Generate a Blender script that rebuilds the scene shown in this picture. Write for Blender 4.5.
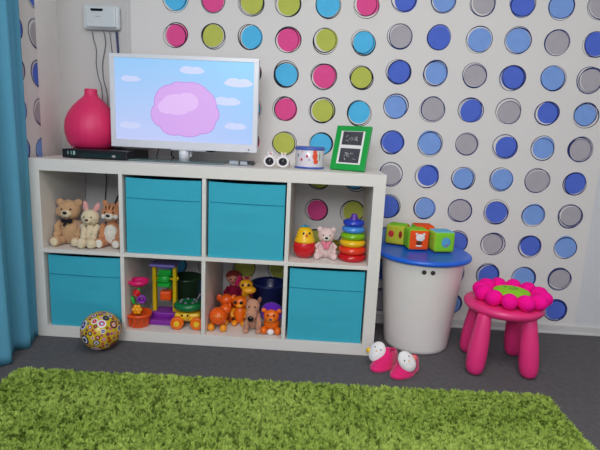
import bpy, bmesh, math, random
from mathutils import Vector, Matrix, Euler, noise
random.seed(7)
PI = math.pi
for o in list(bpy.data.objects): bpy.data.objects.remove(o)
SC = bpy.context.scene
COL = SC.collection

# ------------------------------------------------------------------ camera
F, CX, CY, CZ, YA, PT, RL = 480.0, 1.2192, -1.9575, 0.9353, 0.0364, -0.1879, -0.0458
cam = bpy.data.cameras.new('camera'); cam.sensor_width = 36; cam.lens = 36 * F / 600
cam.clip_start = 0.02
co = bpy.data.objects.new('camera', cam); COL.objects.link(co)
co.matrix_world = Matrix.Translation((CX, CY, CZ)) @ Matrix.Rotation(YA, 4, 'Z') @ Matrix.Rotation(PT, 4, 'X') @ Matrix.Rotation(RL, 4, 'Y') @ Matrix.Rotation(PI/2, 4, 'X')
SC.camera = co

# ------------------------------------------------------------------ world, lights, exposure
w = bpy.data.worlds.new('world'); SC.world = w; w.use_nodes = True
bg = w.node_tree.nodes['Background']
bg.inputs[0].default_value = (0.80, 0.88, 1.0, 1); bg.inputs[1].default_value = 0.72
def area(name, loc, target, sx, sy, power, col):
    l = bpy.data.lights.new(name, 'AREA'); l.shape = 'RECTANGLE'; l.size = sx; l.size_y = sy
    l.energy = power; l.color = col
    o = bpy.data.objects.new(name, l); COL.objects.link(o)
    o.location = loc; d = Vector(target) - Vector(loc)
    o.rotation_euler = d.to_track_quat('-Z', 'Y').to_euler()
    return o
area('window_daylight', (0.75, -3.3, 2.0), (1.3, 0.4, 1.15), 1.4, 0.9, 44, (0.94, 0.97, 1.0))
area('ceiling_lamp', (1.5, -1.5, 2.42), (1.5, -1.45, 0), 0.9, 0.9, 20, (1.0, 0.93, 0.86))
SC.view_settings.view_transform = 'Standard'; SC.view_settings.look = 'None'
SC.view_settings.gamma = 1.0; SC.view_settings.use_curve_mapping = False
SC.view_settings.exposure = 0.0

# ------------------------------------------------------------------ materials
def lin(c):
    r = []
    for v in c[:3]:
        v = v / 255.0
        r.append(v / 12.92 if v <= .04045 else ((v + .055) / 1.055) ** 2.4)
    return tuple(r) + (1.0,)
MATS = {}
def mat(name, col, rough=.5, var=.06, vs=12.0, bump=0.0, bs=200.0, metal=0.0, spec=.5, trans=0.0, emit=0.0, sheen=0.0, coat=0.0, sss=0.0, alpha=1.0):
    if name in MATS: return MATS[name]
    m = bpy.data.materials.new(name); m.use_nodes = True
    nt = m.node_tree; N = nt.nodes; L = nt.links; p = N['Principled BSDF']
    c = lin(col)
    p.inputs['Roughness'].default_value = rough; p.inputs['Metallic'].default_value = metal
    p.inputs['Specular IOR Level'].default_value = spec
    p.inputs['Transmission Weight'].default_value = trans
    p.inputs['Sheen Weight'].default_value = sheen; p.inputs['Coat Weight'].default_value = coat
    p.inputs['Alpha'].default_value = alpha
    if sss: p.inputs['Subsurface Weight'].default_value = sss; p.inputs['Subsurface Radius'].default_value = (.01, .006, .004)
    tc = N.new('ShaderNodeTexCoord')
    nz = N.new('ShaderNodeTexNoise'); nz.inputs['Scale'].default_value = vs; nz.inputs['Detail'].default_value = 4
    L.new(tc.outputs['Object'], nz.inputs['Vector'])
    mx = N.new('ShaderNodeMix'); mx.data_type = 'RGBA'
    mx.inputs[6].default_value = tuple(v * (1 - var) for v in c[:3]) + (1,)
    mx.inputs[7].default_value = tuple(min(1, v * (1 + var)) for v in c[:3]) + (1,)
    L.new(nz.outputs['Fac'], mx.inputs[0]); L.new(mx.outputs[2], p.inputs['Base Color'])
    if emit:
        L.new(mx.outputs[2], p.inputs['Emission Color']); p.inputs['Emission Strength'].default_value = emit
    if bump:
        n2 = N.new('ShaderNodeTexNoise'); n2.inputs['Scale'].default_value = bs; n2.inputs['Detail'].default_value = 3
        L.new(tc.outputs['Object'], n2.inputs['Vector'])
        b = N.new('ShaderNodeBump'); b.inputs['Strength'].default_value = bump; b.inputs['Distance'].default_value = .002
        L.new(n2.outputs['Fac'], b.inputs['Height']); L.new(b.outputs['Normal'], p.inputs['Normal'])
    MATS[name] = m
    return m
def plastic(name, col, rough=.28): return mat(name, col, rough, var=.03, vs=6, spec=.5)
def plush(name, col): return mat(name, col, .95, var=.18, vs=60, bump=.3, bs=260, sheen=.25, spec=.1)
def fabric(name, col, rough=.9): return mat(name, col, rough, var=.06, vs=8, bump=.06, bs=500, spec=.15)

wallpaper = mat('wallpaper_paper', (222, 218, 216), .75, var=.02, vs=3, bump=.15, bs=500, spec=.2)
plain_wall = mat('plain_wall_paper', (198, 195, 194), .8, var=.02, vs=3, bump=.1, bs=300, spec=.2)
cool_wall = mat('plain_cool_paper', (210, 211, 215), .8, var=.02, vs=3, bump=.1, bs=300, spec=.2)
ceil_m = mat('ceiling_paint', (235, 233, 228), .9)
white_lam = mat('white_laminate', (226, 221, 216), .38, var=.025, vs=5, spec=.4)
white_trim = mat('white_trim', (205, 203, 203), .5)
carpet = mat('charcoal_carpet', (100, 98, 101), .98, var=.28, vs=45, bump=1.0, bs=420, spec=.05)

# ------------------------------------------------------------------ mesh builder
class B:
    def __init__(s): s.bm = bmesh.new()
    def _add(s, t, loc=(0,0,0), rot=(0,0,0), scl=(1,1,1), mat=0, smooth=True, fuzz=0):
        M = Matrix.Translation(loc) @ Euler(rot).to_matrix().to_4x4() @ Matrix.Diagonal((*scl, 1))
        bmesh.ops.transform(t, matrix=M, verts=t.verts)
        if fuzz:
            for v in t.verts:
                n = noise.noise(v.co * 90) + .7 * noise.noise(v.co * 210)
                v.co += v.co.normalized() * 0
                v.co += (v.co - Vector(loc)).normalized() * n * fuzz
        for f in t.faces: f.material_index = mat; f.smooth = smooth
        me = bpy.data.meshes.new('t'); t.to_mesh(me); t.free(); s.bm.from_mesh(me); bpy.data.meshes.remove(me)
        return s
    def box(s, c, d, bev=0, rot=(0,0,0), mat=0, seg=2, smooth=False):
        t = bmesh.new(); bmesh.ops.create_cube(t, size=1)
        bmesh.ops.scale(t, vec=d, verts=t.verts)
        if bev: bmesh.ops.bevel(t, geom=t.edges[:], offset=bev, segments=seg, profile=.5, affect='EDGES')
        return s._add(t, c, rot, mat=mat, smooth=smooth or bev > 0.006)
    def ell(s, c, r, rot=(0,0,0), mat=0, fuzz=0, seg=28):
        if not hasattr(r, '__len__'): r = (r, r, r)
        t = bmesh.new(); bmesh.ops.create_uvsphere(t, u_segments=seg, v_segments=max(8, seg*2//3), radius=1)
        return s._add(t, c, rot, r, mat, True, fuzz)
    def cyl(s, c, r, h, r2=None, rot=(0,0,0), mat=0, seg=32, bev=0):
        t = bmesh.new(); bmesh.ops.create_cone(t, cap_ends=True, segments=seg, radius1=r, radius2=r if r2 is None else r2, depth=h)
        if bev:
            es = [e for e in t.edges if len(e.link_faces) == 2 and (len(e.link_faces[0].verts) > 4 or len(e.link_faces[1].verts) > 4)]
            bmesh.ops.bevel(t, geom=es, offset=bev, segments=3, profile=.5, affect='EDGES')
        s._add(t, c, rot, mat=mat, smooth=True)
        return s
    def lathe(s, prof, c=(0,0,0), rot=(0,0,0), mat=0, seg=48, scl=(1,1,1)):
        t = bmesh.new(); rings = []
        for r, z in prof:
            if r < 1e-6: rings.append([t.verts.new((0,0,z))])
            else: rings.append([t.verts.new((r*math.cos(2*PI*i/seg), r*math.sin(2*PI*i/seg), z)) for i in range(seg)])
        for a, b in zip(rings, rings[1:]):
            for i in range(seg):
                j = (i+1) % seg
                if len(a) == 1 and len(b) == 1: continue
                if len(a) == 1: t.faces.new((a[0], b[j], b[i]))
                elif len(b) == 1: t.faces.new((a[i], a[j], b[0]))
                else: t.faces.new((a[i], a[j], b[j], b[i]))
        bmesh.ops.recalc_face_normals(t, faces=t.faces)
        return s._add(t, c, rot, scl, mat)
    def torus(s, c, R, r, rot=(0,0,0), mat=0, rz=None, seg=40, ss=14, scl=(1,1,1)):
        rz = rz or r
        prof = [(R + r*math.cos(2*PI*k/ss), rz*math.sin(2*PI*k/ss)) for k in range(ss+1)]
        return s.lathe(prof, c, rot, mat, seg, scl)
    def tube(s, pts, r, mat=0, ss=8):
        pts = [Vector(p) for p in pts]; t = bmesh.new(); rings = []
        rs = r if hasattr(r, '__len__') else [r]*len(pts)
        for i, p in enumerate(pts):
            d = (pts[min(i+1, len(pts)-1)] - pts[max(i-1, 0)]).normalized()
            u = d.cross(Vector((0,.3,1)) if abs(d.z) < .9 else Vector((1,0,0))).normalized(); v2 = d.cross(u)
            rings.append([t.verts.new(p + (u*math.cos(2*PI*k/ss) + v2*math.sin(2*PI*k/ss))*rs[i]) for k in range(ss)])
        for a, b in zip(rings, rings[1:]):
            for k in range(ss): t.faces.new((a[k], a[(k+1)%ss], b[(k+1)%ss], b[k]))
        t.faces.new(rings[0][::-1]); t.faces.new(rings[-1])
        bmesh.ops.recalc_face_normals(t, faces=t.faces)
        return s._add(t, mat=mat)
    def poly(s, pts, mat=0):
        f = s.bm.faces.new([s.bm.verts.new(p) for p in pts]); f.material_index = mat; return s
    def build(s, name, mats, parent=None, loc=(0,0,0), rot=(0,0,0)):
        me = bpy.data.meshes.new(name); s.bm.normal_update(); s.bm.to_mesh(me); s.bm.free()
        for m in (mats if isinstance(mats, (list, tuple)) else [mats]): me.materials.append(m)
        o = bpy.data.objects.new(name, me); COL.objects.link(o)
        o.location = loc; o.rotation_euler = rot
        if parent: o.parent = parent
        return o
def curve_pts(ctrl, n=24):
    P = [Vector(p) for p in ctrl]; P = [2*P[0]-P[1]] + P + [2*P[-1]-P[-2]]; out = []
    for i in range(1, len(P)-2):
        for k in range(n):
            t = k/n; a, b, c, d = P[i-1:i+3]
            out.append(.5*((2*b)+(c-a)*t+(2*a-5*b+4*c-d)*t*t+(3*b-a-3*c+d)*t**3))
    out.append(P[-2]); return out
def tag(o, label, cat, group=None, kind=None):
    o['label'] = label; o['category'] = cat
    if group: o['group'] = group
    if kind: o['kind'] = kind
    return o
def thing(name, label, cat, loc, rz=0, group=None):
    o = bpy.data.objects.new(name, None); o.empty_display_size = .05; COL.objects.link(o)
    o.location = loc; o.rotation_euler = (0, 0, rz)
    return tag(o, label, cat, group)
def struct(b, name, mats, loc=(0,0,0)):
    o = b.build(name, mats, loc=loc); o['kind'] = 'structure'; return o
def dup(root, loc, rz, label):
    r = root.copy(); COL.objects.link(r); r.location = loc; r.rotation_euler = (0, 0, rz); r['label'] = label
    for ch in list(root.children):
        c = ch.copy(); COL.objects.link(c); c.parent = r
        for g in ch.children:
            d = g.copy(); COL.objects.link(d); d.parent = c
    return r

# ------------------------------------------------------------------ room shell
D = 0.396          # back wall plane
LW = -0.02         # left wall plane
XR, YB, H = 3.5, -3.6, 2.5
struct(B().box(((LW+XR)/2, (D+YB)/2, -.05), (XR-LW+.4, D-YB+.4, .1)), 'floor', carpet)
struct(B().box(((LW+XR)/2, (D+YB)/2, H+.05), (XR-LW+.4, D-YB+.4, .1)), 'ceiling', ceil_m)
struct(B().box((XR+.05, (D+YB)/2, H/2), (.1, D-YB, H)), 'wall_right', plain_wall)

dotcol = {'P': (228, 80, 146), 'Y': (186, 192, 88), 'C': (84, 186, 234), 'B': (82, 108, 206), 'L': (124, 160, 224), 'G': (174, 168, 176)}
dm = {k: mat('dot_' + n, dotcol[k], .75, var=.10, vs=25, spec=.2) for k, n in zip('PYCBLG', ['pink', 'olive_yellow', 'cyan', 'royal_blue', 'light_blue', 'grey'])}
ink = mat('dot_outline_ink', (34, 36, 50), .75, spec=.2); inkb = mat('dot_outline_navy', (38, 48, 104), .75, spec=.2)
dm2 = {k: mat('dot_pale_' + k, tuple(int(v*.8+238*.2) for v in dotcol[k]), .75, var=.08, vs=25, spec=.2) for k in 'PYCBLG'}
WM = [wallpaper, dm['P'], dm['Y'], dm['C'], dm['B'], dm['L'], dm['G'], ink, inkb, plain_wall, cool_wall]+[dm2[k] for k in 'PYCBLG']
MI = {'P': 1, 'Y': 2, 'C': 3, 'B': 4, 'L': 5, 'G': 6}
rd = random.Random(11)
def dot(b, place, cx, cz, key, clip=None):
    ik = 7 if key in 'PYC' else 8
    R0 = .0515 + rd.uniform(-.002, .002)
    def P(x, z, d):
        if clip is not None: x = min(x, clip)
        return place(x, z, d)
    def wob(a, ph, e): return 1 + e*math.sin(2*a+ph) + e*.5*math.sin(3*a+ph*2)
    n = 44
    # translucent second disc peeking out, then the filled disc
    ph = rd.uniform(0, 6.28); ox, oz = rd.uniform(-.004, .006), rd.uniform(-.004, .004)
    if rd.random() < .6:
        o2, o3 = rd.uniform(-.008, .002), rd.uniform(-.004, .008)
        b.poly([P(cx+o2+R0*math.cos(2*PI*i/n), cz+o3+R0*wob(2*PI*i/n, ph, .03)*math.sin(2*PI*i/n), .0003) for i in range(n)], 11+'PYCBLG'.index(key))
    b.poly([P(cx+ox+R0*wob(2*PI*i/n, ph, .02)*math.cos(2*PI*i/n), cz+oz+R0*wob(2*PI*i/n, ph, .02)*math.sin(2*PI*i/n), .0005) for i in range(n)], MI[key])
    for q in range(2 if rd.random() < .8 else 3):
        ph = rd.uniform(0, 6.28); r = R0 + rd.uniform(.0015, .0085); dx, dz = rd.uniform(-.008, .002), rd.uniform(-.005, .005)
        wd = rd.uniform(.003, .0048); dep = .0007 + .0002*q
        if q == 0 and rd.random() < .6: wd = .005
        for i in range(n):
            a0, a1 = 2*PI*i/n, 2*PI*(i+1)/n
            w0 = wd*(.75+.4*math.sin(a0+ph)); w1 = wd*(.75+.4*math.sin(a1+ph))
            w0 = max(w0, .0012); w1 = max(w1, .0012)
            r0 = r*wob(a0, ph, .02); r1 = r*wob(a1, ph, .02)
            pts = [(cx+dx+(r0-w0)*math.cos(a0), cz+dz+(r0-w0)*math.sin(a0)), (cx+dx+r0*math.cos(a0), cz+dz+r0*math.sin(a0)),
                   (cx+dx+r1*math.cos(a1), cz+dz+r1*math.sin(a1)), (cx+dx+(r1-w1)*math.cos(a1), cz+dz+(r1-w1)*math.sin(a1))]
            if clip is not None and min(p[0] for p in pts) > clip: continue
            b.poly([P(x, z, dep) for x, z in pts], ik)
b = B()
PX0 = .293; PX1 = 2.545
b.box(((PX0+PX1)/2, D+.05, H/2), (PX1-PX0, .1, H))
b.box(((LW-.1+PX0)/2, D+.05, H/2), (PX0-LW+.1, .1, H), mat=9)
b.box(((PX1+XR)/2, D+.05, H/2), (XR-PX1, .1, H), mat=10)
bk = lambda x, z, d: (x, D-d, z)
LROWS = {-1: 'CPYYCP', 0: 'PYCPYC', 1: 'YCPCPY', 2: 'CYCPYC', 3: 'PCPYCP', 4: 'YPYPYC', 5: 'CYCYPY', 6: 'PCPCYY', 7: 'CPYYPC', 8: 'YCPCYP', -2: 'YCPCPY', -3: 'PYCPYC', -4: 'CPYYCP', -5: 'YCPCPY'}
RROWS = {-1: 'BLGBLG', 0: 'GBLLGB', 1: 'BLGBLG', 2: 'LGBGBL', 3: 'BLGBLG', 4: 'GBLLGB', 5: 'BLGBLG', 6: 'LGBGBL', 7: 'BLGBLG', 8: 'GBLLGB', -2: 'LGBGBL', -3: 'BLGBLG', -4: 'GBLLGB', -5: 'BLGBLG'}
for k, row in LROWS.items():
    for c, key in enumerate(row):
        dot(b, bk, .5109+.1763*c+rd.uniform(-.002,.002), 1.364-.159*k+rd.uniform(-.002,.002), key)
for k, row in RROWS.items():
    for c, key in enumerate(row):
        dot(b, bk, 1.5621+.1763*c+rd.uniform(-.003,.003), 1.3958-.159*k+rd.uniform(-.003,.003), key)
struct(b, 'wall_back', WM)
b = B()
b.box((LW-.05, (.15+YB)/2, H/2), (.1, .15-YB, H))
pass
lf = lambda y, z, d: (LW+d, y, z)
for k in range(-7, 9):
    z = 1.30-.1625*k
    if z < .07: continue
    dot(b, lf, .158, z, 'GBGLGBGB'[k % 8] if k not in (-1, 0, 1, 2, 3) else {-1: 'B', 0: 'G', 1: 'B', 2: 'G', 3: 'L'}[k], clip=.15)
    dot(b, lf, .003, z, 'BGLL'[k % 4]); 
    for q in range(1, 6): dot(b, lf, .003-.17*q, z, 'BLG'[(k+q) % 3])
struct(b, 'wall_left', WM)
b = B(); q4 = [(LW, .15), (LW-.04, D), (LW-.12, D), (LW-.12, .15)]
lo = [b.bm.verts.new((x, y, 0)) for x, y in q4]; hi = [b.bm.verts.new((x, y, H)) for x, y in q4]
for i in range(4): b.bm.faces.new((lo[i], lo[(i+1)%4], hi[(i+1)%4], hi[i]))
b.bm.faces.new(lo[::-1]); b.bm.faces.new(hi); bmesh.ops.recalc_face_normals(b.bm, faces=b.bm.faces[:])
struct(b, 'trim_2', mat('white_corner_panel', (244, 242, 240), .45, spec=.5))
b = B()
b.box((PX0-.012, D-.0015, H/2), (.006, .003, H), bev=.001); b.box((PX0+.002, D-.001, H/2), (.004, .002, H))
struct(b, 'trim_1', white_trim)
b = B()
b.box((1.75, D-.006, .022), (XR-LW, .012, .044), bev=.002); b.box((1.75, D-.009, .006), (XR-LW, .018, .012), bev=.003)
struct(b, 'baseboard_back', white_trim)

# ------------------------------------------------------------------ shelf unit
T, O, CW, SD = .0165, .05, .335, .39
SW = 4*CW+3*T+2*O; SH = 2*CW+T+2*O; SY = .001
sh = thing('cube_shelf', 'white eight-compartment cube shelving unit standing on the carpet against the dotted wall', 'shelf', (0, 0, 0))
yc = SY+SD/2-.003
bv = .0012
B().box((SW/2, yc, SH-O/2), (SW, SD, O), bv).build('top_panel', white_lam, sh)
B().box((SW/2, yc, O/2+.0005), (SW, SD, O-.001), bv).build('bottom_panel', white_lam, sh)
for x in (O/2, SW-O/2): B().box((x, yc, SH/2), (O, SD, SH-2*O), bv).build('side_panel', white_lam, sh)
B().box((SW/2, yc, SH/2), (SW-2*O, SD, T), .0008).build('shelf_board', white_lam, sh)
DX = []
for k in (1, 2, 3):
    x = O+CW*k+T*(k-.5); DX.append(x)
    for z in (O+CW/2, SH-O-CW/2): B().box((x, yc, z), (T, SD, CW), .0008).build('divider', white_lam, sh)
ZB, ZM, ZT = O, O+CW+T, SH
cellx = [O+CW/2+k*(CW+T) for k in range(4)]

# fabric bins
bin_m = fabric('turquoise_fabric', (62, 172, 196)); bin_d = fabric('turquoise_fabric_fold', (22, 128, 160))
def fabric_bin(loc, label):
    t = thing('storage_box', label, 'storage box', loc, 0, 'turquoise fabric boxes in the shelf unit')
    W_, Dp, Hh, th = .319, .37, .322, .004
    b = B()
    def panel(x0, x1, y0, y1, z0, z1): b.box(((x0+x1)/2, (y0+y1)/2, (z0+z1)/2), (x1-x0, y1-y0, z1-z0), .0015)
    # front panel with a slight sag and soft creases
    t2 = bmesh.new(); nx, nz = 28, 28; g = []
    for i in range(nx+1):
        col = []
        for j in range(nz+1):
            x = -W_/2 + W_*i/nx; z = Hh*j/nz
            e = math.sin(PI*i/nx)*math.sin(PI*j/nz)
            y = .0025*noise.noise(Vector((x*9+loc[0]*7, z*22, 1.3)))*e - .003*e + .0012*math.sin(z*150)*e*(.4+.6*noise.noise(Vector((x*6, z*3, loc[0]))))
            zz = z - (.003*math.sin(PI*i/nx) if j == nz else 0)
            col.append(t2.verts.new((x, y, zz)))
        g.append(col)
    for i in range(nx):
        for j in range(nz): t2.faces.new((g[i][j], g[i+1][j], g[i+1][j+1], g[i][j+1]))
    b._add(t2, smooth=True); panel(-W_/2+.002, W_/2-.002, .0035, .007, 0, Hh-.004)
    panel(-W_/2, -W_/2+th, .004, Dp, 0, Hh); panel(W_/2-th, W_/2, .004, Dp, 0, Hh)
    panel(-W_/2, W_/2, Dp-th, Dp, 0, Hh); panel(-W_/2+th, W_/2-th, .004, Dp-th, 0, th)
    b.build('box_body', bin_m, t)
    B().tube([(-W_/2+.004, -.001, Hh*.735), (-W_/4, -.0035, Hh*.733), (0, -.0045, Hh*.731), (W_/4, -.0035, Hh*.729), (W_/2-.004, -.001, Hh*.728)], .0011).build('seam', bin_d, t)
    return t
fabric_bin((cellx[0]+.004, .012, ZB+.001), 'turquoise fabric storage box in the lower left corner compartment, under the plush animals')
fabric_bin((cellx[1]+.002, .010, ZM+.001), 'turquoise fabric storage box in the upper row, directly above the toy sand mill')
fabric_bin((cellx[2]+.001, .010, ZM+.001), 'turquoise fabric storage box in the upper row, directly above the doll and giraffe toy')
fabric_bin((cellx[3]+.001, .012, ZB+.001), 'turquoise fabric storage box in the lower right compartment, under the ring stacker')

# ------------------------------------------------------------------ television
tvw = plastic('tv_white_plastic', (225, 225, 232), .25); glass_m = mat('green_glass', (170, 200, 196), .08, trans=.75, spec=.6)
tv = thing('television', 'white flat-screen television on a glass foot, its screen lit pale blue and lilac', 'television', (.607, .2, ZT))
X0, X1, Z0, Z1 = -.327, .327, .056, .455
b = B(); bz = .021
b.box((0, 0, Z1-.008), (X1-X0, .035, .016), .001); b.box((0, 0, Z0+.017), (X1-X0, .035, .034), .001)
b.box((X0+bz/2, 0, (Z0+Z1+.018)/2), (bz, .035, Z1-Z0-.050), .001); b.box((X1-bz/2, 0, (Z0+Z1+.018)/2), (bz, .035, Z1-Z0-.050), .001)
b.box((0, .022, (Z0+Z1)/2), (X1-X0-.02, .02, Z1-Z0-.02), .004); b.box((0, .045, .24), (.4, .04, .26), .015)
b.box((.02, -.001, Z0+.001), (.16, .03, .014), .005)
b.build('bezel', tvw, tv)
B().cyl((X1-.035, -.0185, Z0+.012), .0035, .003, rot=(PI/2,0,0)).build('power_button', plastic('grey_button', (120,120,128)), tv)
# screen: sky with clouds, lit
sm = bpy.data.materials.new('lit_screen_sky'); sm.use_nodes = True
N = sm.node_tree.nodes; L = sm.node_tree.links; p = N['Principled BSDF']
tc = N.new('ShaderNodeTexCoord'); sx = N.new('ShaderNodeSeparateXYZ'); L.new(tc.outputs['Object'], sx.inputs[0])
cr = N.new('ShaderNodeValToRGB'); mr = N.new('ShaderNodeMapRange')
mr.inputs[1].default_value = -.31; mr.inputs[2].default_value = .31; L.new(sx.outputs['X'], mr.inputs[0]); L.new(mr.outputs[0], cr.inputs[0])
cr.color_ramp.elements[0].color = lin((176, 206, 250)); cr.color_ramp.elements[1].color = lin((112, 196, 250))
e = cr.color_ramp.elements.new(.35); e.color = lin((176, 206, 252))
cr2 = N.new('ShaderNodeValToRGB'); m2 = N.new('ShaderNodeMapRange'); m2.inputs[1].default_value = .09; m2.inputs[2].default_value = .44
L.new(sx.outputs['Z'], m2.inputs[0]); L.new(m2.outputs[0], cr2.inputs[0])
cr2.color_ramp.elements[0].color = lin((214, 206, 252)); cr2.color_ramp.elements[1].color = lin((120, 200, 250))
mx = N.new('ShaderNodeMix'); mx.data_type = 'RGBA'; mx.inputs[0].default_value = .5
L.new(cr.outputs[0], mx.inputs[6]); L.new(cr2.outputs[0], mx.inputs[7])
p.inputs['Base Color'].default_value = (.02, .02, .02, 1); p.inputs['Roughness'].default_value = .3
L.new(mx.outputs[2], p.inputs['Emission Color']); p.inputs['Emission Strength'].default_value = .95
def emis(name, col, s=.95):
    m = mat(name, col, .3, var=.02, emit=s); 
    pp = m.node_tree.nodes['Principled BSDF']
    for l in list(pp.inputs['Base Color'].links): m.node_tree.links.remove(l)
    pp.inputs['Base Color'].default_value = (.02, .02, .02, 1); return m
scr = [sm, emis('screen_cloud_white', (205, 215, 252)), emis('screen_cloud_lilac', (216, 168, 240)), emis('screen_cloud_pale', (228, 190, 248)), emis('screen_cloud_edge', (190, 130, 222)), emis('screen_small_text', (150, 180, 215)), emis('screen_hill', (205, 200, 252))]
b = B()
b.box((0, -.006, (Z0+.034+Z1-.016)/2), (X1-X0-2*bz+.004, .012, Z1-Z0-.05+.004))
def blob(cx, cz, parts, d, m):
    for (dx, dz, rx, rz) in parts:
        b.poly([(cx+dx+rx*math.cos(2*PI*i/40), -.0125-d, cz+dz+rz*math.sin(2*PI*i/40)) for i in range(40)], m)
        d += .00001
for cx, cz, s in ((.035, .395, 1.0), (-.235, .35, .8), (.25, .35, 1.15), (.19, .27, 1.1), (-.26, .15, .9), (.23, .165, .9)):
    cx = max(min(cx, .24), -.24)
    blob(cx, cz, [(0, 0, .055*s, .014*s), (-.02*s, .006*s, .028*s, .013*s), (.02*s, .005*s, .025*s, .012*s)], .0005, 1)
cl = [(.01, -.01, .125, .092), (-.06, .02, .07, .075), (.03, .045, .085, .065), (.075, .01, .068, .075), (-.09, -.03, .055, .055), (-.045, -.075, .06, .042), (.02, -.085, .065, .036), (.08, -.06, .058, .045), (-.02, .065, .055, .045), (.11, -.02, .045, .045)]
blob(.0, .235, [(x, z, rx+.003, rz+.003) for x, z, rx, rz in cl], .0010, 4)
blob(.0, .235, cl, .0014, 2)
blob(-.03, .25, [(0, 0, .07, .045), (-.045, -.012, .04, .03), (.045, .012, .05, .04)], .0018, 3)
b.build('screen', scr, tv)
B().cyl((-.005, .01, .032), .024, .055, rot=(0,0,0)).box((-.005, .03, .05), (.06, .02, .06), .005).build('stand_neck', tvw, tv)
B().box((-.012, -.0, .0045), (.41, .2, .007), .002).build('glass_foot', glass_m, tv)

# ------------------------------------------------------------------ top of the shelf
blk = plastic('black_plastic', (22, 24, 28), .35)
stb = thing('set_top_box', 'flat black set-top box with digit display lying under the pink vase', 'set-top box', (.245, .22, ZT))
B().box((0, 0, .0215), (.285, .26, .037), .003).build('casing', blk, stb)
b = B()
b.box((.03, -.1308, .016), (.17, .0015, .014)); b.build('front_panel', plastic('dark_green_panel', (30, 48, 48), .2), stb)
dg = mat('lit_digits', (150, 190, 185), .4, emit=.5); b = B()
def seg7(b, x, segs, s=.0065):
    h = s*1.0; g = {'b': (x+h, .5), 'c': (x+h, -.5), 'f': (x, .5), 'e': (x, -.5)}
    for k in segs:
        if k in g: b.box((g[k][0], -.1312, .024+g[k][1]*h*1.1), (.0016, .001, h))
        else: b.box((x+h/2, -.1312, .024+{'a': 1, 'g': 0, 'd': -1}[k]*h*1.1), (h, .001, .0016))
seg7(b, -.122, 'bc'); seg7(b, -.108, 'bc'); seg7(b, -.092, 'abcdefg'); b.build('digit_display', dg, stb)
B().ell((.085, -.133, .016), (.009, .003, .006)).build('front_button', plastic('silver_knob', (150,150,155), .2), stb)
for x in (-.12, .12):
    for y in (-.08, .08): B().cyl((x, y, .0015), .008, .003).build('foot', blk, stb)

vz = mat('pink_ribbed_vase', (226, 44, 104), .5, var=.06, vs=5, sss=.05)
prof = [(0, 0), (.08, 0), (.092, .006), (.106, .03), (.115, .065), (.117, .09), (.112, .125), (.099, .157), (.079, .186), (.056, .21), (.038, .226), (.030, .235), (.0275, .245), (.0275, .262), (.025, .265), (.021, .26), (.02, .238), (0, .22)]
b = B(); b.lathe(prof, seg=72)
for v in b.bm.verts:
    a = math.atan2(v.co.y, v.co.x); r = math.hypot(v.co.x, v.co.y)
    k = 1 + .008*math.cos(24*a); v.co.x *= k; v.co.y *= k
tag(b.build('vase', vz, loc=(.158, .260, ZT+.0405)), 'round pink ribbed vase with a short neck, standing on the black set-top box', 'vase')

# router on the wall with its cables
rw = plastic('router_white', (205, 212, 216), .4)
rt = thing('router', 'white rounded wifi router mounted on the bare wall above the pink vase', 'router', (.166, D-.002, 1.424))
B().box((0, -.016, 0), (.174, .03, .108), .0145, seg=5).box((.004, -.034, -.002), (.14, .014, .088), .006, seg=3).build('casing', rw, rt)
B().box((-.012, -.042, .030), (.058, .003, .009), .0012).box((-.012, -.042, .028), (.05, .003, .009), .001).build('display_window', plastic('router_slot', (35, 42, 55), .25), rt)
B().box((-.008, -.0415, .0), (.024, .001, .0035)).build('logo', plastic('router_print', (165, 175, 182)), rt)
cab_g = plastic('grey_cable', (110, 112, 120), .5); cab_b = plastic('dark_cable', (40, 42, 60), .5); cab_n = plastic('navy_cable', (45, 55, 105), .5)
def cable(ctrl, r, m, label):
    tag(B().tube(curve_pts(ctrl, 12), r).build('cable', m), label, 'cable', 'cables at the left of the shelf')
y = D-.008
cable([(.117, y-.01, 1.364), (.118, y, 1.33), (.13, y, 1.28), (.127, y, 1.22), (.135, y, 1.16), (.15, y, 1.10), (.155, y, .95), (.15, y, .83)], .0022, cab_g, 'thin grey wavy cable leaving the left end of the router')
cable([(.172, y-.01, 1.364), (.176, y, 1.32), (.168, y, 1.27), (.158, y, 1.22), (.16, y, 1.15), (.175, y, 1.08), (.18, y, .95), (.18, y, .83)], .0024, cab_g, 'grey cable curving down from the middle of the router')
cable([(.2, y-.01, 1.364), (.203, y, 1.3), (.21, y, 1.22), (.2, y, 1.13), (.215, y, 1.05), (.21, y, .85)], .0018, cab_g, 'thin pale cable right of the router middle, beside the navy one')
cable([(.234, y-.01, 1.364), (.234, y, 1.3), (.238, y, 1.2), (.24, y, 1.05), (.24, y, .83)], .0055, cab_n, 'thick navy blue cable under the right end of the router')
cable([(-.01, .37, ZT+.003), (.0, .375, ZT+.025), (.022, .384, ZT+.055), (.055, .387, ZT+.1), (.1, .388, ZT+.17), (.125, .388, ZT+.24)], .0022, cab_g, 'thin cable rising from the shelf top behind the pink vase')
cable([(.265, D-.01, .72), (.262, D-.012, .68), (.24, D-.012, .63), (.21, D-.012, .57), (.19, D-.012, .50), (.18, D-.012, .42)], .0045, cab_b, 'thick dark cable hanging behind the plush rabbit')
cable([(.158, D-.01, .72), (.158, D-.01, .70), (.16, D-.01, .66), (.15, D-.01, .55), (.15, D-.01, .42)], .0025, cab_b, 'thin dark cable hanging behind the plush bear')
cable([(.42, .37, ZT+.004), (.43, .36, ZT+.03), (.445, .36, ZT+.07)], .002, cab_b, 'thin dark cable under the left of the television')
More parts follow.
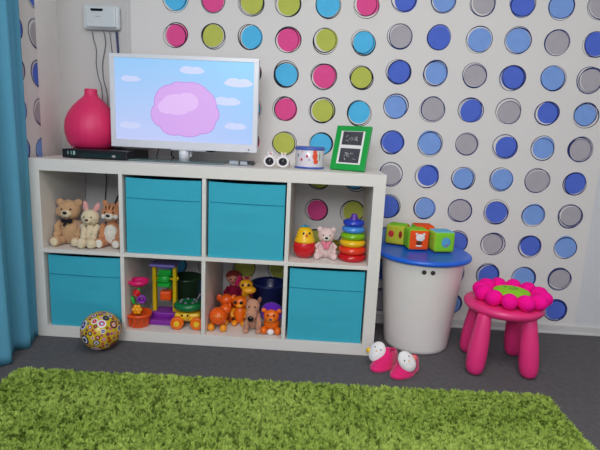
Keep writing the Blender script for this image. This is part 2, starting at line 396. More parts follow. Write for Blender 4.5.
cable([(.52, .345, ZT+.003), (.50, .35, ZT+.02), (.51, .35, ZT+.045), (.54, .35, ZT+.045), (.55, .35, ZT+.02), (.53, .345, ZT+.005), (.51, .34, ZT+.006)], .0035, cab_b, 'coiled dark cable behind the television stand')

# gadget
g = thing('remote_control', 'small silver and black remote control lying right of the television foot', 'remote control', (.875, .15, ZT), -.12)
B().box((0, 0, .010), (.11, .042, .018), .007, seg=3).build('casing', plastic('silver_plastic', (168, 176, 186), .18), g)
B().box((-.006, -.018, .012), (.006, .012, .018), .002).build('side_button', blk, g)
B().box((.042, 0, .0125), (.03, .044, .017), .006, seg=3).build('dark_end', blk, g)
B().box((.012, -.002, .0195), (.04, .024, .002), .0008).build('button_pad', plastic('pad_dark', (60, 66, 76), .2), g)

# toy sunglasses
sg = thing('sunglasses', 'white child sunglasses with dark round lenses beside the tin', 'sunglasses', (1.03, .1, ZT))
wp = plastic('white_plastic', (235, 230, 232), .25); lens = plastic('dark_lens', (30, 32, 40), .1)
b = B()
for x in (-.0285, .0285): b.torus((x, 0, .027), .0205, .0045, rot=(PI/2, 0, 0), scl=(1.08, 1, 1))
b.tube([(-.008, 0, .033), (0, -.002, .036), (.008, 0, .033)], .003)
b.build('frame', wp, sg)
for x in (-.0285, .0285):
    B().cyl((x, 0, .027), .0185, .003, rot=(PI/2, 0, 0)).build('lens', lens, sg)
    B().ell((x+.002, .002, .054), (.011, .006, .010)).ell((x-.006, .002, .062), (.004, .003, .005)).ell((x+.010, .002, .062), (.004, .003, .005)).build('knob', wp, sg)
    B().ell((x+.004, -.005, .060), (.006, .002, .003), rot=(0, .5, 0)).build('ornament', plastic('pink_ornament' if x < 0 else 'orange_ornament', (216, 90, 110) if x < 0 else (228, 160, 90)), sg)
for s in (-1, 1): B().tube([(s*.054, 0, .033), (s*.054, .03, .033), (s*.052, .075, .030), (s*.05, .1, .012), (s*.05, .105, .004)], .0028).build('temple_arm', wp, sg)

# tin
tn = thing('tin', 'small round white tin with blue rims and coloured prints beside the green frame', 'tin', (1.170, .185, ZT)); tn.scale = (1.1, 1.1, 1.1)
tinm = mat('tin_white', (220, 215, 222), .22, spec=.6, coat=.4); rim = plastic('tin_blue_rim', (70, 100, 185), .22)
B().lathe([(0, 0.003), (.057, .003), (.058, .005), (.058, .082), (.056, .084), (0, .084)], seg=56).build('tin_body', tinm, tn)
B().torus((0, 0, .0045), .057, .0035, rz=.004).build('lower_rim', rim, tn)
B().torus((0, 0, .078), .0575, .0035, rz=.0055).lathe([(.0575, .084), (.055, .087), (0, .086)]).build('upper_rim', rim, tn)
def deco(ang, z, r, rz_, n, col, c=(0, 0), R=.058):
    b = B(); b.ell((c[0]+R*math.cos(ang), c[1]+R*math.sin(ang), z), (.0012, r, rz_), rot=(0, 0, ang), seg=12)
    b.build(n, plastic('print_'+n+str(col[0]), col, .3), tn)
A = -PI/2
for da, z, r, rz_, n, col in ((-.85, .052, .004, .006, 'green_leaf_print', (60, 120, 100)), (-.55, .036, .0055, .006, 'red_berry_print', (205, 70, 90)), (-.15, .05, .005, .006, 'red_berry_print', (200, 60, 90)),
                        (.4, .05, .011, .016, 'orange_crab_print', (228, 82, 50)), (.46, .03, .010, .010, 'orange_crab_print', (228, 82, 50)), (.38, .067, .009, .006, 'orange_crab_print', (228, 92, 60)), (.0, .036, .003, .004, 'lilac_print', (150, 150, 200)), (-.5, .066, .003, .004, 'pink_print', (230, 140, 140)), (.75, .05, .003, .018, 'green_leaf_print', (120, 160, 110))):
    deco(A+da, z, r, rz_, n, col)

# green photo frame leaning back
fr = thing('photo_frame', 'green photo frame with white mat and two ultrasound prints, leaning at the right', 'photo frame', (1.335, .13, ZT+.002), -.46); fr.scale = (.96, .96, .96)
tilt = Matrix.Rotation(-.30, 4, 'X')
Wf, Hf = .168, .205
grn = plastic('green_frame', (20, 158, 62), .35)
def fpart(b, n, m):
    bmesh.ops.transform(b.bm, matrix=tilt, verts=b.bm.verts); return b.build(n, m, fr)
b = B()
b.box((-Wf/2+.013, 0, Hf/2), (.026, .014, Hf), .0015); b.box((Wf/2-.013, 0, Hf/2), (.026, .014, Hf), .0015)
b.box((0, 0, .014), (Wf-.05, .014, .028), .001); b.box((0, 0, Hf-.0115), (Wf-.05, .014, .023), .001); b.box((0, .003, Hf/2), (Wf-.02, .006, Hf-.02))
fpart(b, 'frame', grn)
fpart(B().box((0, -.002, Hf/2+.002), (Wf-.05, .004, Hf-.048)), 'mat_board', mat('white_mat', (232, 232, 228), .7))
ul = mat('ultrasound_dark', (72, 68, 76), .3, var=.4, vs=60); ulw = mat('ultrasound_light', (190, 190, 188), .4, var=.3, vs=90)
rr = random.Random(3)
for zc, hh in ((.148, .062), (.068, .066)):
    b = B(); b.box((.0, -.0045, zc), (Wf-.072, .0012, hh))
    for k in range(9):
        a = rr.uniform(0, PI); cx, cz = rr.uniform(-.028, .026), zc+rr.uniform(-.018, .012)
        l = rr.uniform(.006, .014)
        b.tube([(cx-l*math.cos(a), -.0052, cz-l*.6*math.sin(a)), (cx, -.0054, cz+rr.uniform(-.004, .004)), (cx+l*math.cos(a), -.0052, cz+l*.6*math.sin(a))], [.0004, rr.uniform(.001, .0022), .0004], mat=1, ss=6)
    fpart(b, 'ultrasound_print', [ul, ulw])
B().box((0, .052, .0425), (.05, .003, .115), .001, rot=(.42, 0, 0)).build('easel_back', grn, fr)

# ------------------------------------------------------------------ plush animals
eye_m = plastic('black_eye', (18, 16, 18), .12)
def plush_sitting(name, label, cat, loc, rz, H_, main, ear, pad, muzzle, ears='round', group=None, head_r=.175, belly=None, wide=1.0, extra=None):
    t = thing(name, label, cat, loc, rz, group); s = H_; fz = .0026*s/.2
    body_top = .52*s
    B().ell((0, .02*s, .27*s), (.2*s*wide, .17*s, .27*s), fuzz=fz).build('body', main, t)
    hz = .70*s if ears != 'long' else .62*s; hr = head_r*s
    hd = B().ell((0, 0, hz), (hr*1.08, hr*.95, hr), fuzz=fz).build('head', main, t)
    if ears == 'round':
        for q in (-1, 1): B().ell((q*hr*.85, .01*s, hz+hr*.72), (hr*.38, hr*.2, hr*.38), fuzz=fz, seg=16).build('ear', ear, t)
    elif ears == 'pointed':
        for q in (-1, 1): B().ell((q*hr*.68, .01*s, hz+hr*.88), (hr*.30, hr*.18, hr*.46), rot=(0, q*.35, 0), fuzz=fz, seg=16).build('ear', ear, t)
    else:
        for q, (ax, ln) in zip((-1, 1), ((-.12, 1.25), (.55, 1.15))):
            B().ell((hr*.45*q+math.sin(ax)*hr*ln*.5, .0, hz+hr*.75+math.cos(ax)*hr*ln*.45), (hr*.34, hr*.2, hr*.72), rot=(0, ax, 0), fuzz=fz, seg=18).build('ear', ear, t)
    mz = B().ell((0, -hr*.78, hz-hr*.25), (hr*.5, hr*.42, hr*.38), fuzz=fz*.5, seg=18).build('muzzle', muzzle, t)
    B().ell((0, -hr*1.18, hz-hr*.12), (hr*.22, hr*.1, hr*.16), seg=14).build('nose', eye_m if ears != 'long' else plush('nose_brown', (96, 60, 60)), t)
    for q in (-1, 1):
        B().ell((q*hr*.42, -hr*.84, hz+hr*.18), hr*.1, seg=10).build('eye', eye_m, t)
        B().tube([(q*.17*s, 0, .46*s), (q*.23*s*wide, -.06*s, .36*s), (q*.20*s*wide, -.13*s, .24*s)], [.062*s, .065*s, .07*s], ss=12).ell((q*.20*s*wide, -.14*s, .225*s), .073*s, fuzz=fz, seg=16).build('arm', main, t)
        B().tube([(q*.10*s, -.02*s, .1*s), (q*.17*s*wide, -.14*s, .1*s), (q*.2*s*wide, -.24*s, .1*s)], [.09*s, .09*s, .085*s], ss=14).ell((q*.2*s*wide, -.255*s, .108*s), (.1*s, .07*s, .105*s), fuzz=fz, seg=18).build('leg', main, t)
        B().ell((q*.2*s*wide, -.318*s, .108*s), (.075*s, .018*s, .08*s), fuzz=fz*.5, seg=16).build('foot_pad', pad, t)
    if belly: B().ell((0, -.10*s, .27*s), (.15*s, .085*s, .2*s), fuzz=fz, seg=20).build('belly', belly, t)
    return t
G1 = 'plush animals in the upper left compartment'
br = plush('plush_tan_brown', (196, 156, 118)); crm = plush('plush_cream', (222, 204, 172)); wht = plush('plush_white', (226, 218, 206)); pk = plush('plush_pink', (222, 160, 158)); org = plush('plush_rust', (198, 136, 96))
bear = plush_sitting('plush_bear', 'light brown plush bear with a dark bow, leftmost of the upper left compartment', 'plush toy', (.117, .105, ZM), .1, .222, br, br, crm, crm, 'round', G1, head_r=.205)
B().ell((-.012, -.036, .112), (.014, .008, .010), rot=(0, .3, 0)).ell((.012, -.036, .112), (.014, .008, .010), rot=(0, -.3, 0)).ell((0, -.040, .112), .006).tube([(-.002, -.04, .11), (-.012, -.042, .09)], .005).build('bow', fabric('dark_bow', (36, 34, 44)), bear)
B().ell((-.046, .005, .145), (.018, .014, .02), fuzz=.001).build('paw', br, bear)
rab = plush_sitting('plush_rabbit', 'cream plush rabbit with pink ears sitting between the bear and the cat', 'plush toy', (.220, .085, ZM), .05, .208, crm, pk, crm, crm, 'long', G1, head_r=.175, wide=.5)
cat_ = plush_sitting('plush_cat', 'rust and white plush cat, rightmost animal of the upper left compartment', 'plush toy', (.306, .112, ZM), .05, .215, org, org, wht, wht, 'pointed', G1, head_r=.2, belly=wht, wide=.85)
for q, z in ((-.5, .175), (0, .18), (.5, .175)):
    B().ell((q*.03, -.030, z), (.0035, .006, .012), rot=(-.5, q*.5, 0), seg=10).build('stripe', plush('plush_dark_rust', (112, 62, 40)), cat_)
for q in (-1, 1): B().ell((q*.026, -.028, .138), (.012, .012, .012), fuzz=.0006, seg=14).build('cheek', wht, cat_)
G2 = 'toys in the upper right compartment'
ppk = plush('plush_blush', (226, 198, 196))
pb = plush_sitting('plush_bear', 'small blush pink plush bear with a pink ribbon, between the toy chick and ring stacker', 'plush toy', (1.262, .105, ZM), 0, .145, ppk, ppk, ppk, wht, 'round', G2, head_r=.235, wide=1.25)
B().ell((-.010, -.028, .072), (.012, .006, .008), rot=(0, .4, 0)).ell((.010, -.028, .072), (.012, .006, .008), rot=(0, -.4, 0)).ell((.006, -.036, .06), (.009, .005, .014)).ell((-.006, -.034, .06), (.007, .005, .014)).build('ribbon', fabric('pink_ribbon', (228, 128, 150)), pb)

# roly-poly chick
red = plastic('glossy_red', (205, 22, 34), .12); yel = plastic('toy_yellow', (240, 190, 20), .3); cyn = plastic('toy_cyan', (40, 160, 200), .3)
ck = thing('roly_poly_toy', 'glossy red roly-poly toy with a yellow chick head', 'toy', (1.168, .1, ZM), .25, G2)
B().lathe([(0, 0), (.022, .001), (.038, .010), (.048, .03), (.05, .048), (.047, .064), (.044, .072), (0, .073)], seg=48).build('base', red, ck)
B().lathe([(.042, .069), (.046, .072), (.045, .080), (.041, .084), (.037, .1), (.034, .115), (.026, .128), (.012, .135), (0, .136)], seg=40).build('chick_body', yel, ck)
for q in (-1, 1): B().ell((q*.013, -.031, .112), (.005, .004, .006)).build('eye', eye_m, ck)
B().lathe([(.008, 0), (.005, .006), (0, .012)], c=(0, -.033, .103), rot=(PI/2, 0, 0)).build('beak', plastic('toy_orange', (238, 110, 20)), ck)
B().ell((0, 0, .139), (.022, .006, .004)).ell((0, .0, .141), (.006, .02, .004)).build('crest', cyn, ck)

# ring stacker
rs = thing('ring_stacker', 'rainbow ring stacking tower with a purple knob at the right of the upper row', 'toy', (1.377, .095, ZM), 0, G2)
rc = [((196, 18, 28), .0615, .0165), ((228, 56, 24), .0600, .0165), ((236, 186, 20), .0565, .0158), ((126, 184, 20), .0535, .015), ((70, 140, 220), .050, .0148), ((40, 66, 190), .0465, .0148)]
z = 0
names = ['red_ring', 'orange_ring', 'yellow_ring', 'green_ring', 'light_blue_ring', 'blue_ring']
for (c, R, hh), nm in zip(rc, names):
    o = B().torus((0, 0, z+hh*.98), R-.020, .020, rz=hh*1.04, seg=48, ss=18).build('ring', plastic('ring_'+nm, c, .2), rs); o['label'] = nm.replace('_', ' ')
    z += hh*1.93
pur = plastic('toy_purple', (92, 50, 160), .3)
B().cyl((0, 0, z/2+.004), .014, z).build('post', pur, rs)
B().lathe([(.02, z-.002), (.019, z+.004), (.015, z+.010), (.013, z+.018), (.011, z+.024), (0, z+.026)], seg=32).build('knob', pur, rs)
# things glimpsed behind the front toys
tag(B().cyl((0, 0, .012), .045, .024, bev=.005).torus((0, 0, .03), .034, .008).build('toy_bowl', plastic('olive_toy', (150, 140, 30)), loc=(1.30, .29, ZM)), 'olive yellow toy bowl at the back, behind the blush pink bear', 'toy', G2)

# ------------------------------------------------------------------ lower second compartment
G3 = 'plastic toys in the second lower compartment'
orr = plastic('toy_orange_red', (236, 84, 20), .3); ory = plastic('toy_orange', (240, 130, 20), .3); gr = plastic('toy_green', (30, 175, 60), .3); mag = plastic('toy_magenta', (222, 24, 110), .25)
lil = plastic('toy_lilac', (120, 110, 190), .3); vio = plastic('toy_violet', (130, 40, 160), .3); yp = plastic('toy_post_yellow', (214, 180, 20), .3); dgr = plastic('toy_dark_green', (10, 110, 56), .3)
ww = thing('water_wheel_toy', 'toy water wheel with orange bucket base and magenta funnel', 'toy', (.437, .066, ZB), 0, G3)
B().lathe([(0, .002), (.042, .002), (.046, .006), (.053, .05), (.057, .052), (.057, .062), (.052, .063), (.048, .056), (0, .05)], seg=40).build('bucket', orr, ww)
for k in range(12):
    a = 2*PI*k/12; B().ell((.052*math.cos(a), .052*math.sin(a), .03), (.003, .004, .018), rot=(0, -.16, 0) if False else (0, 0, a), seg=8).build('rib', orr, ww) if k in (6, 7, 8, 9, 10, 11) else None
B().tube([(0, 0, .05), (.0, .004, .12), (0, .004, .20)], .007).build('stem', gr, ww)
b = B()
for k in range(6): a = 2*PI*k/6; b.ell((.014*math.cos(a), -.022, .082+.014*math.sin(a)), (.010, .009, .010), seg=12)
b.ell((0, -.022, .082), (.012, .012, .012)); b.build('star_wheel', plastic('toy_yellow_orange', (244, 166, 20)), ww)
B().ell((-.022, -.01, .12), (.007, .01, .02), rot=(0, -.3, 0)).build('leaf', gr, ww)
B().torus((.018, -.014, .128), .015, .006, rot=(PI/2, 0, .3)).ell((.018, -.012, .128), (.008, .006, .01)).build('purple_wheel', vio, ww)
B().torus((-.002, -.02, .158), .010, .007, rot=(PI/2, 0, 0)).ell((-.002, -.022, .158), (.008, .008, .008)).build('red_wheel', red, ww)
B().lathe([(.006, .178), (.018, .184), (.040, .196), (.045, .205), (.044, .214), (.040, .214), (.038, .205), (.02, .192), (0, .188)], seg=40).build('funnel', mag, ww)

ml = thing('sand_mill_toy', 'tall toy sand mill with yellow posts, green wheel and violet base', 'toy', (.531, .145, ZB), 0, G3)
B().box((0, -.012, .012), (.122, .12, .022), .004).box((0, .01, .034), (.112, .085, .026), .006).box((0, -.06, .02), (.11, .03, .012), .003).build('base', vio, ml)
for q in (-1, 1): B().box((q*.047, 0, .155), (.018, .028, .225), .005).build('post', yp, ml)
B().box((0, 0, .272), (.118, .09, .012), .004).lathe([(.02, .248), (.055, .266), (.055, .27), (0, .27)], scl=(1, .7, 1)).build('hopper', lil, ml)
b = B()
for k in range(8):
    a = 2*PI*k/8; b.box((0, .028*math.cos(a), .20+.028*math.sin(a)), (.056, .004, .028), .001, rot=(a+PI/2, 0, 0))
b.cyl((0, 0, .20), .026, .05, rot=(0, PI/2, 0)); b.build('paddle_wheel', gr, ml)
B().cyl((0, 0, .20), .005, .12, rot=(0, PI/2, 0)).ell((.06, -.002, .205), (.006, .009, .009)).build('axle', yp, ml)
B().box((.006, 0, .122), (.05, .04, .044), .006).box((.006, -.022, .122), (.036, .004, .03), .002).build('chute', orr, ml)

cr_ = thing('turtle_car_toy', 'rolling turtle toy with green shell and orange wheels', 'toy', (.655, .095, ZB), .08, G3)
B().box((0, 0, .052), (.115, .08, .04), .012, seg=3).ell((-.008, -.04, .058), (.024, .012, .018)).build('body', plastic('turtle_yellow', (236, 186, 40), .3), cr_)
for x in (-.042, .046):
    for yy in (-.048, .048):
        wl = B().cyl((x, yy, .03), .0295, .022, rot=(PI/2, 0, 0), bev=.005).build('wheel', ory, cr_)
        B().cyl((x, yy+(-.0125 if yy < 0 else .0125), .03), .013, .004, rot=(PI/2, 0, 0), bev=.001).build('hub', plastic('hub_yellow', (245, 200, 50)), wl)
B().lathe([(0, .08), (.055, .082), (.066, .09), (.067, .102), (.06, .112), (.048, .116), (.04, .112), (0, .118)], scl=(1, .85, 1)).build('shell', dgr, cr_)
b = B()
for k in range(7):
    a = 2*PI*k/7; b.ell((.036*math.cos(a), .03*math.sin(a), .117), (.007, .007, .005), seg=10)
b.build('beads', plastic('bead_grey', (120, 110, 130)), cr_)
for q in (-1, 1): B().ell((-.008+q*.012, -.050, .066), (.005, .004, .005), seg=10).build('eye', eye_m, cr_)
B().tube([(.03, .0, .11), (.045, -.005, .14), (.052, -.005, .15)], .0025).ell((.052, -.005, .152), .005, seg=10).build('antenna', plastic('antenna_grey', (150, 140, 140)), cr_)
tag(B().lathe([(0, .0), (.062, 0), (.066, .004), (.074, .162), (.078, .164), (.078, .174), (.072, .174), (.066, .012), (0, .01)], seg=40).build('toy_bucket', plastic('deep_green_bucket', (40, 66, 42), .3), loc=(.592, .285, ZB)), 'dark green toy bucket at the back behind the turtle toy', 'toy bucket', G3)

# ------------------------------------------------------------------ lower third compartment
G4 = 'toys in the third lower compartment'
redor = plastic('toy_red_orange', (232, 92, 24), .22); yeo = plastic('toy_amber', (240, 150, 30), .22)
ob = thing('rolling_animal_toy', 'glossy red-orange round animal toy on yellow ball feet at the left front', 'toy', (.795, .08, ZB), .2, G4)
B().ell((0, 0, .060), (.042, .045, .040)).build('body', redor, ob)
B().ell((.032, .02, .085), (.026, .026, .024)).ell((.05, .02, .1), (.008, .008, .014)).build('head', redor, ob)
for x, yy in ((-.032, -.025), (.022, -.038), (-.03, .032), (.03, .03)): B().ell((x, yy, .0165), .0165, seg=18).build('foot', yeo, ob)
for x in (-.012, .008): B().ell((x, -.042, .075), (.006, .004, .006)).build('eye', yeo, ob)

o2 = thing('plastic_elephant_toy', 'red-orange plastic animal toy with round ears, behind the one on ball feet', 'toy', (.812, .19, ZB), .1, G4)
B().ell((0, 0, .05), (.036, .045, .04)).cyl((-.018, -.022, .014), .013, .027).cyl((.018, -.022, .014), .013, .027).cyl((-.018, .022, .014), .013, .027).cyl((.018, .022, .014), .013, .027).build('body', redor, o2)
B().ell((0, -.02, .105), (.032, .03, .03)).build('head', redor, o2)
for q in (-1, 1): B().ell((q*.034, -.012, .112), (.014, .007, .018)).build('ear', redor, o2)
B().tube([(0, -.045, .1), (0, -.056, .085), (.004, -.058, .07)], [.01, .009, .007]).build('trunk', redor, o2)

y3 = thing('plastic_monkey_toy', 'amber plastic animal toy with big dark eyes, between the red-orange toys and the dog', 'toy', (.882, .155, ZB), .0, G4); y3.scale = (1.15, 1, 1.05)
B().ell((0, 0, .045), (.026, .028, .043)).build('body', ory, y3)
B().ell((0, -.008, .102), (.031, .027, .028)).build('head', ory, y3)
for q in (-1, 1):
    B().ell((q*.03, -.005, .118), (.011, .007, .012)).build('ear', ory, y3)
    B().ell((q*.012-.004, -.033, .108), (.007, .005, .008)).build('eye', eye_m, y3)
    B().tube([(q*.022, -.01, .07), (q*.032, -.025, .055), (q*.026, -.036, .04)], [.01, .009, .009]).build('arm', yeo, y3)
    B().ell((q*.018, -.03, .012), (.013, .02, .012)).build('foot', yeo, y3)
B().ell((0, -.033, .093), (.014, .008, .009)).build('muzzle', yeo, y3)

gf = thing('giraffe_toy', 'yellow giraffe toy with a magenta mane looking over the smaller toys', 'toy', (.896, .232, ZB), .0, G4); gf.scale = (1.1, 1.05, .93)
gy = plastic('giraffe_yellow', (240, 168, 30), .3)
B().ell((0, .0, .085), (.034, .045, .035)).cyl((-.018, -.025, .03), .009, .058).cyl((.018, -.025, .03), .009, .058).cyl((-.018, .025, .03), .009, .058).cyl((.018, .025, .03), .009, .058).build('body', gy, gf)
B().tube([(0, -.02, .09), (.004, -.035, .14), (.008, -.05, .185)], [.022, .018, .017], ss=14).build('neck', gy, gf)
B().ell((.008, -.062, .2), (.029, .029, .028)).ell((.024, -.088, .184), (.030, .024, .020)).build('head', gy, gf)
for q in (-1, 1):
    B().ell((.01+q*.012, -.088, .207), (.006, .005, .008)).build('eye', eye_m, gf)
    B().tube([(.01+q*.012, -.06, .22), (.01+q*.014, -.06, .236)], .003).ell((.01+q*.014, -.06, .238), .005, seg=10).build('horn', org, gf)
b = B(); q2 = random.Random(5)
for k in range(26): b.ell((q2.uniform(-.035, .02), -.03+q2.uniform(-.02, .02), .2+q2.uniform(-.015, .026)), q2.uniform(.007, .012), seg=10)
b.build('mane', plush('magenta_yarn', (178, 20, 84)), gf)

dl = thing('doll', 'small doll with red hair and a crimson dress at the back of the compartment', 'doll', (.818, .325, ZB), .1, G4); dl.scale = (1, 1, .86)
skin = mat('doll_skin', (214, 140, 116), .5); crim = fabric('crimson_dress', (150, 24, 62))
B().lathe([(0, 0), (.055, 0), (.056, .006), (.042, .06), (.026, .12), (.018, .15), (0, .155)], seg=32, scl=(1, .75, 1)).build('dress', crim, dl)
B().cyl((0, 0, .158), .011, .03).ell((0, 0, .192), (.033, .030, .034)).ell((0, -.031, .188), (.004, .005, .004), seg=10).build('head', skin, dl)
b = B(); b.ell((0, .010, .202), (.039, .031, .034), fuzz=.0012)
for k in range(-3, 4): b.ell((k*.010, -.020, .222-abs(k)*.003), (.008, .010, .008), fuzz=.0006, seg=12)
b.build('hair', plush('red_hair', (150, 50, 36)), dl)
for q in (-1, 1):
    B().ell((q*.012, -.030, .195), (.004, .002, .0045), seg=10).build('eye', eye_m, dl)
    B().tube([(q*.022, 0, .14), (q*.04, -.012, .11), (q*.036, -.03, .085)], [.010, .009, .008]).ell((q*.036, -.034, .082), .009, seg=12).build('arm', skin if False else crim, dl)
B().ell((0, -.0295, .178), (.006, .002, .002), seg=8).build('mouth', red, dl)

dg_ = thing('plush_dog', 'beige plush dog with a big black nose, front of the compartment', 'plush toy', (.953, .085, ZB), .0, G4)
bei = plush('plush_beige', (196, 142, 116)); beid = plush('plush_beige_ear', (150, 100, 76))
B().ell((0, .012, .058), (.030, .030, .055), fuzz=.0012).build('body', bei, dg_)
B().ell((-.002, -.012, .118), (.031, .028, .034), fuzz=.0012).build('head', bei, dg_)
B().ell((-.004, -.036, .090), (.024, .021, .032), fuzz=.001).build('muzzle', bei, dg_)
B().ell((-.005, -.057, .076), (.0135, .008, .013)).build('nose', eye_m, dg_)
for q in (-1, 1):
    B().ell((q*.013-.002, -.037, .124), (.0035, .003, .004), seg=10).build('eye', eye_m, dg_)
    B().ell((q*.026, -.006, .146), (.009, .006, .017), rot=(0, q*.3, 0), fuzz=.0008, seg=14).build('ear', beid, dg_)
    B().tube([(q*.022, -.005, .08), (q*.028, -.025, .045), (q*.028, -.035, .014)], [.012, .012, .012], ss=12).ell((q*.028, -.038, .012), (.013, .016, .012), fuzz=.0008, seg=14).build('leg', bei, dg_)

ln = thing('lion_toy', 'orange lion toy with a purple mane beside the beige dog', 'toy', (1.037, .070, ZB), .0, G4); ln.scale = (1.13, 1.0, 1.06)
B().ell((0, .01, .04), (.032, .03, .038)).build('body', ory, ln)
B().ell((0, .012, .085), (.045, .024, .046), fuzz=.0014).build('mane', plush('purple_mane', (96, 36, 170)), ln)
B().ell((0, -.012, .078), (.031, .024, .029)).build('head', ory, ln)
B().ell((0, -.034, .07), (.014, .009, .010)).build('muzzle', yeo, ln)
B().ell((0, -.043, .074), (.007, .004, .005)).build('nose', plastic('purple_nose', (90, 30, 110)), ln)
for q in (-1, 1):
    B().ell((q*.012, -.034, .089), (.0035, .003, .005), seg=10).build('eye', eye_m, ln)
    B().ell((q*.030, -.014, .103), (.010, .006, .010)).build('ear', ory, ln)
    B().ell((q*.027, -.02, .017), (.014, .02, .017)).build('foot', ory, ln)
B().ell((0, -.028, .014), (.014, .012, .013)).build('belly_patch', wp, ln)
tag(B().lathe([(0, 0), (.06, 0), (.066, .005), (.082, .155), (.087, .157), (.087, .167), (.08, .167), (.074, .152), (.062, .01), (0, .008)], seg=48).build('toy_bucket', plastic('navy_bucket', (20, 34, 96), .3), loc=(1.0, .29, ZB)), 'dark blue toy bucket at the back, behind the lion and the dog', 'toy bucket', G4)

# ------------------------------------------------------------------ ball
bl = B(); R = .081
bl.ell((0, 0, 0), R, seg=56)
yb = plastic('ball_yellow', (206, 178, 40), .25)
bcols = [('ball_red', (196, 34, 30)), ('ball_orange', (226, 110, 26)), ('ball_white', (226, 222, 236)), ('ball_navy', (34, 34, 84)), ('ball_pink', (206, 60, 110)), ('ball_olive', (128, 120, 24)), ('ball_lilac', (120, 110, 180)), ('ball_brown', (96, 40, 24))]
bm_ = [yb]+[plastic(n, c, .25) for n, c in bcols]
q3 = random.Random(21); cents = []
def cap(b, d, r, off, m):
    d = d.normalized(); u = d.orthogonal().normalized(); v = d.cross(u); n = 18; rings = []
    c0 = b.bm.verts.new(d*(R+off))
    for kk in (1, 2):
        rr_ = r*kk/2; rings.append([b.bm.verts.new((d*math.cos(rr_/R)+(u*math.cos(2*PI*i/n)+v*math.sin(2*PI*i/n))*math.sin(rr_/R))*(R+off)) for i in range(n)])
    for i in range(n):
        j = (i+1) % n
        f = b.bm.faces.new((c0, rings[0][i], rings[0][j])); f.material_index = m; f.smooth = True
        f = b.bm.faces.new((rings[0][i], rings[1][i], rings[1][j], rings[0][j])); f.material_index = m; f.smooth = True
tries = 0
while tries < 5000:
    tries += 1
    d = Vector((q3.gauss(0, 1), q3.gauss(0, 1), q3.gauss(0, 1))).normalized(); r = q3.choice([.022, .018, .014, .010, .0065])
    if all(d.angle(c)*R > (r+rc_)*.93 for c, rc_ in cents):
        cents.append((d, r)); m1, m2, m3 = q3.sample(range(1, 9), 3)
        if r > .013: m1 = q3.choice([4, 3, 3]); m2 = q3.choice([3, 4, 2]) if m1 != 3 else q3.choice([4, 5, 1])
        cap(bl, d, r*.95, .0003, m1); cap(bl, d, r*.66, .0006, m2); cap(bl, d, r*.40, .0009, m3); cap(bl, d, r*.18, .0012, m1)
tag(bl.build('ball', bm_, loc=(.332, -.088, R+.001)), 'yellow ball covered in coloured rings, on the carpet before the shelf', 'ball')

# ------------------------------------------------------------------ white bin with blue lid
lb = thing('storage_bin', 'tall white plastic bin with a round blue lid, between the shelf and the stool', 'bin', (1.705, .180, 0))
wb = plastic('bin_white_plastic', (240, 235, 232), .33)
b = B().lathe([(0, .012), (.126, .012), (.131, .004), (.137, .001), (.143, .006), (.146, .02), (.182, .397), (.186, .407), (.186, .417), (.18, .417), (.176, .402), (.14, .02), (0, .016)], seg=72)
b.build('bin_body', wb, lb)
ld = plastic('blue_lid_plastic', (26, 98, 214), .3)
B().lathe([(0, .418), (.200, .418), (.208, .421), (.211, .428), (.209, .436), (.203, .440), (.19, .439), (.182, .437), (0, .437)], seg=72).build('lid', ld, lb)
for u in (-.020, .020):
    a = -PI/2-.06+u/.18*.9+.0
    rr_ = .1805
    B().cyl((rr_*math.cos(a), rr_*math.sin(a), 0.389), .0095, .006, rot=(PI/2, 0, a+PI/2), seg=24).build('grip_hole', plastic('hole_dark', (52, 44, 48), .6), lb)

# soft cubes on the lid
LZ = .441
def cube(loc, rz, label, cols, emblem):
    t = thing('soft_cube', label, 'toy block', loc, rz, 'soft fabric cubes on the blue lid')
    s = .094
    bm = bmesh.new(); bmesh.ops.create_cube(bm, size=s); bmesh.ops.bevel(bm, geom=bm.edges[:], offset=.012, segments=4, profile=.5, affect='EDGES')
    bmesh.ops.subdivide_edges(bm, edges=[e for e in bm.edges if e.calc_length() > .04], cuts=3, use_grid_fill=True)
    for v in bm.verts:
        m = max(abs(v.co.x), abs(v.co.y), abs(v.co.z)); k = 1+.05*math.cos(v.co.x/s*PI)*math.cos(v.co.y/s*PI)*math.cos(v.co.z/s*PI)
    for f in bm.faces:
        n = f.normal; f.smooth = True
        f.material_index = 0 if n.y < -.7 else 1 if n.x < -.7 else 2 if n.z > .7 else 3 if n.x > .7 else 4
    b = B(); me = bpy.data.meshes.new('t'); bm.to_mesh(me); bm.free(); b.bm.from_mesh(me); bpy.data.meshes.remove(me)
    for v in b.bm.verts: v.co.z += s/2
    b.build('cushion', [fabric('cube_'+c, cc) for c, cc in cols], t)
    for (dx, dz, r, rz_, n, c) in emblem:
        B().ell((dx, -s/2-.0005, s/2+dz), (r, .0022, rz_), seg=18).build('applique', fabric('patch_'+n, c), t)
    return t
og = ('orange', (236, 84, 34)); lg = ('lime', (130, 200, 50)); sb = ('sky', (110, 180, 210)); rdd = ('red', (205, 40, 40)); yl = ('yellow', (222, 190, 50))
cube((1.676, .222, LZ), .12, 'orange soft cube with a white and brown patch, front of the blue lid', [og, lg, lg, rdd, sb],
     [(0.004, .012, .021, .017, 'white', (232, 226, 220)), (-.014, .028, .006, .006, 'white', (232, 226, 220)), (.02, .028, .006, .006, 'white', (232, 226, 220)), (0, -.012, .014, .011, 'brown', (92, 56, 40)), (0, -.026, .016, .004, 'white', (232, 226, 220))])
cube((1.785, .205, LZ), .17, 'lime green soft cube with a blue round patch, rightmost on the blue lid', [lg, ('yellowgreen', (170, 210, 60)), sb, og, yl],
     [(.004, 0, .021, .023, 'sky', (90, 160, 200)), (.004, 0, .014, .016, 'grey', (150, 160, 150)), (.008, -.012, .008, .006, 'red', (205, 60, 60))])
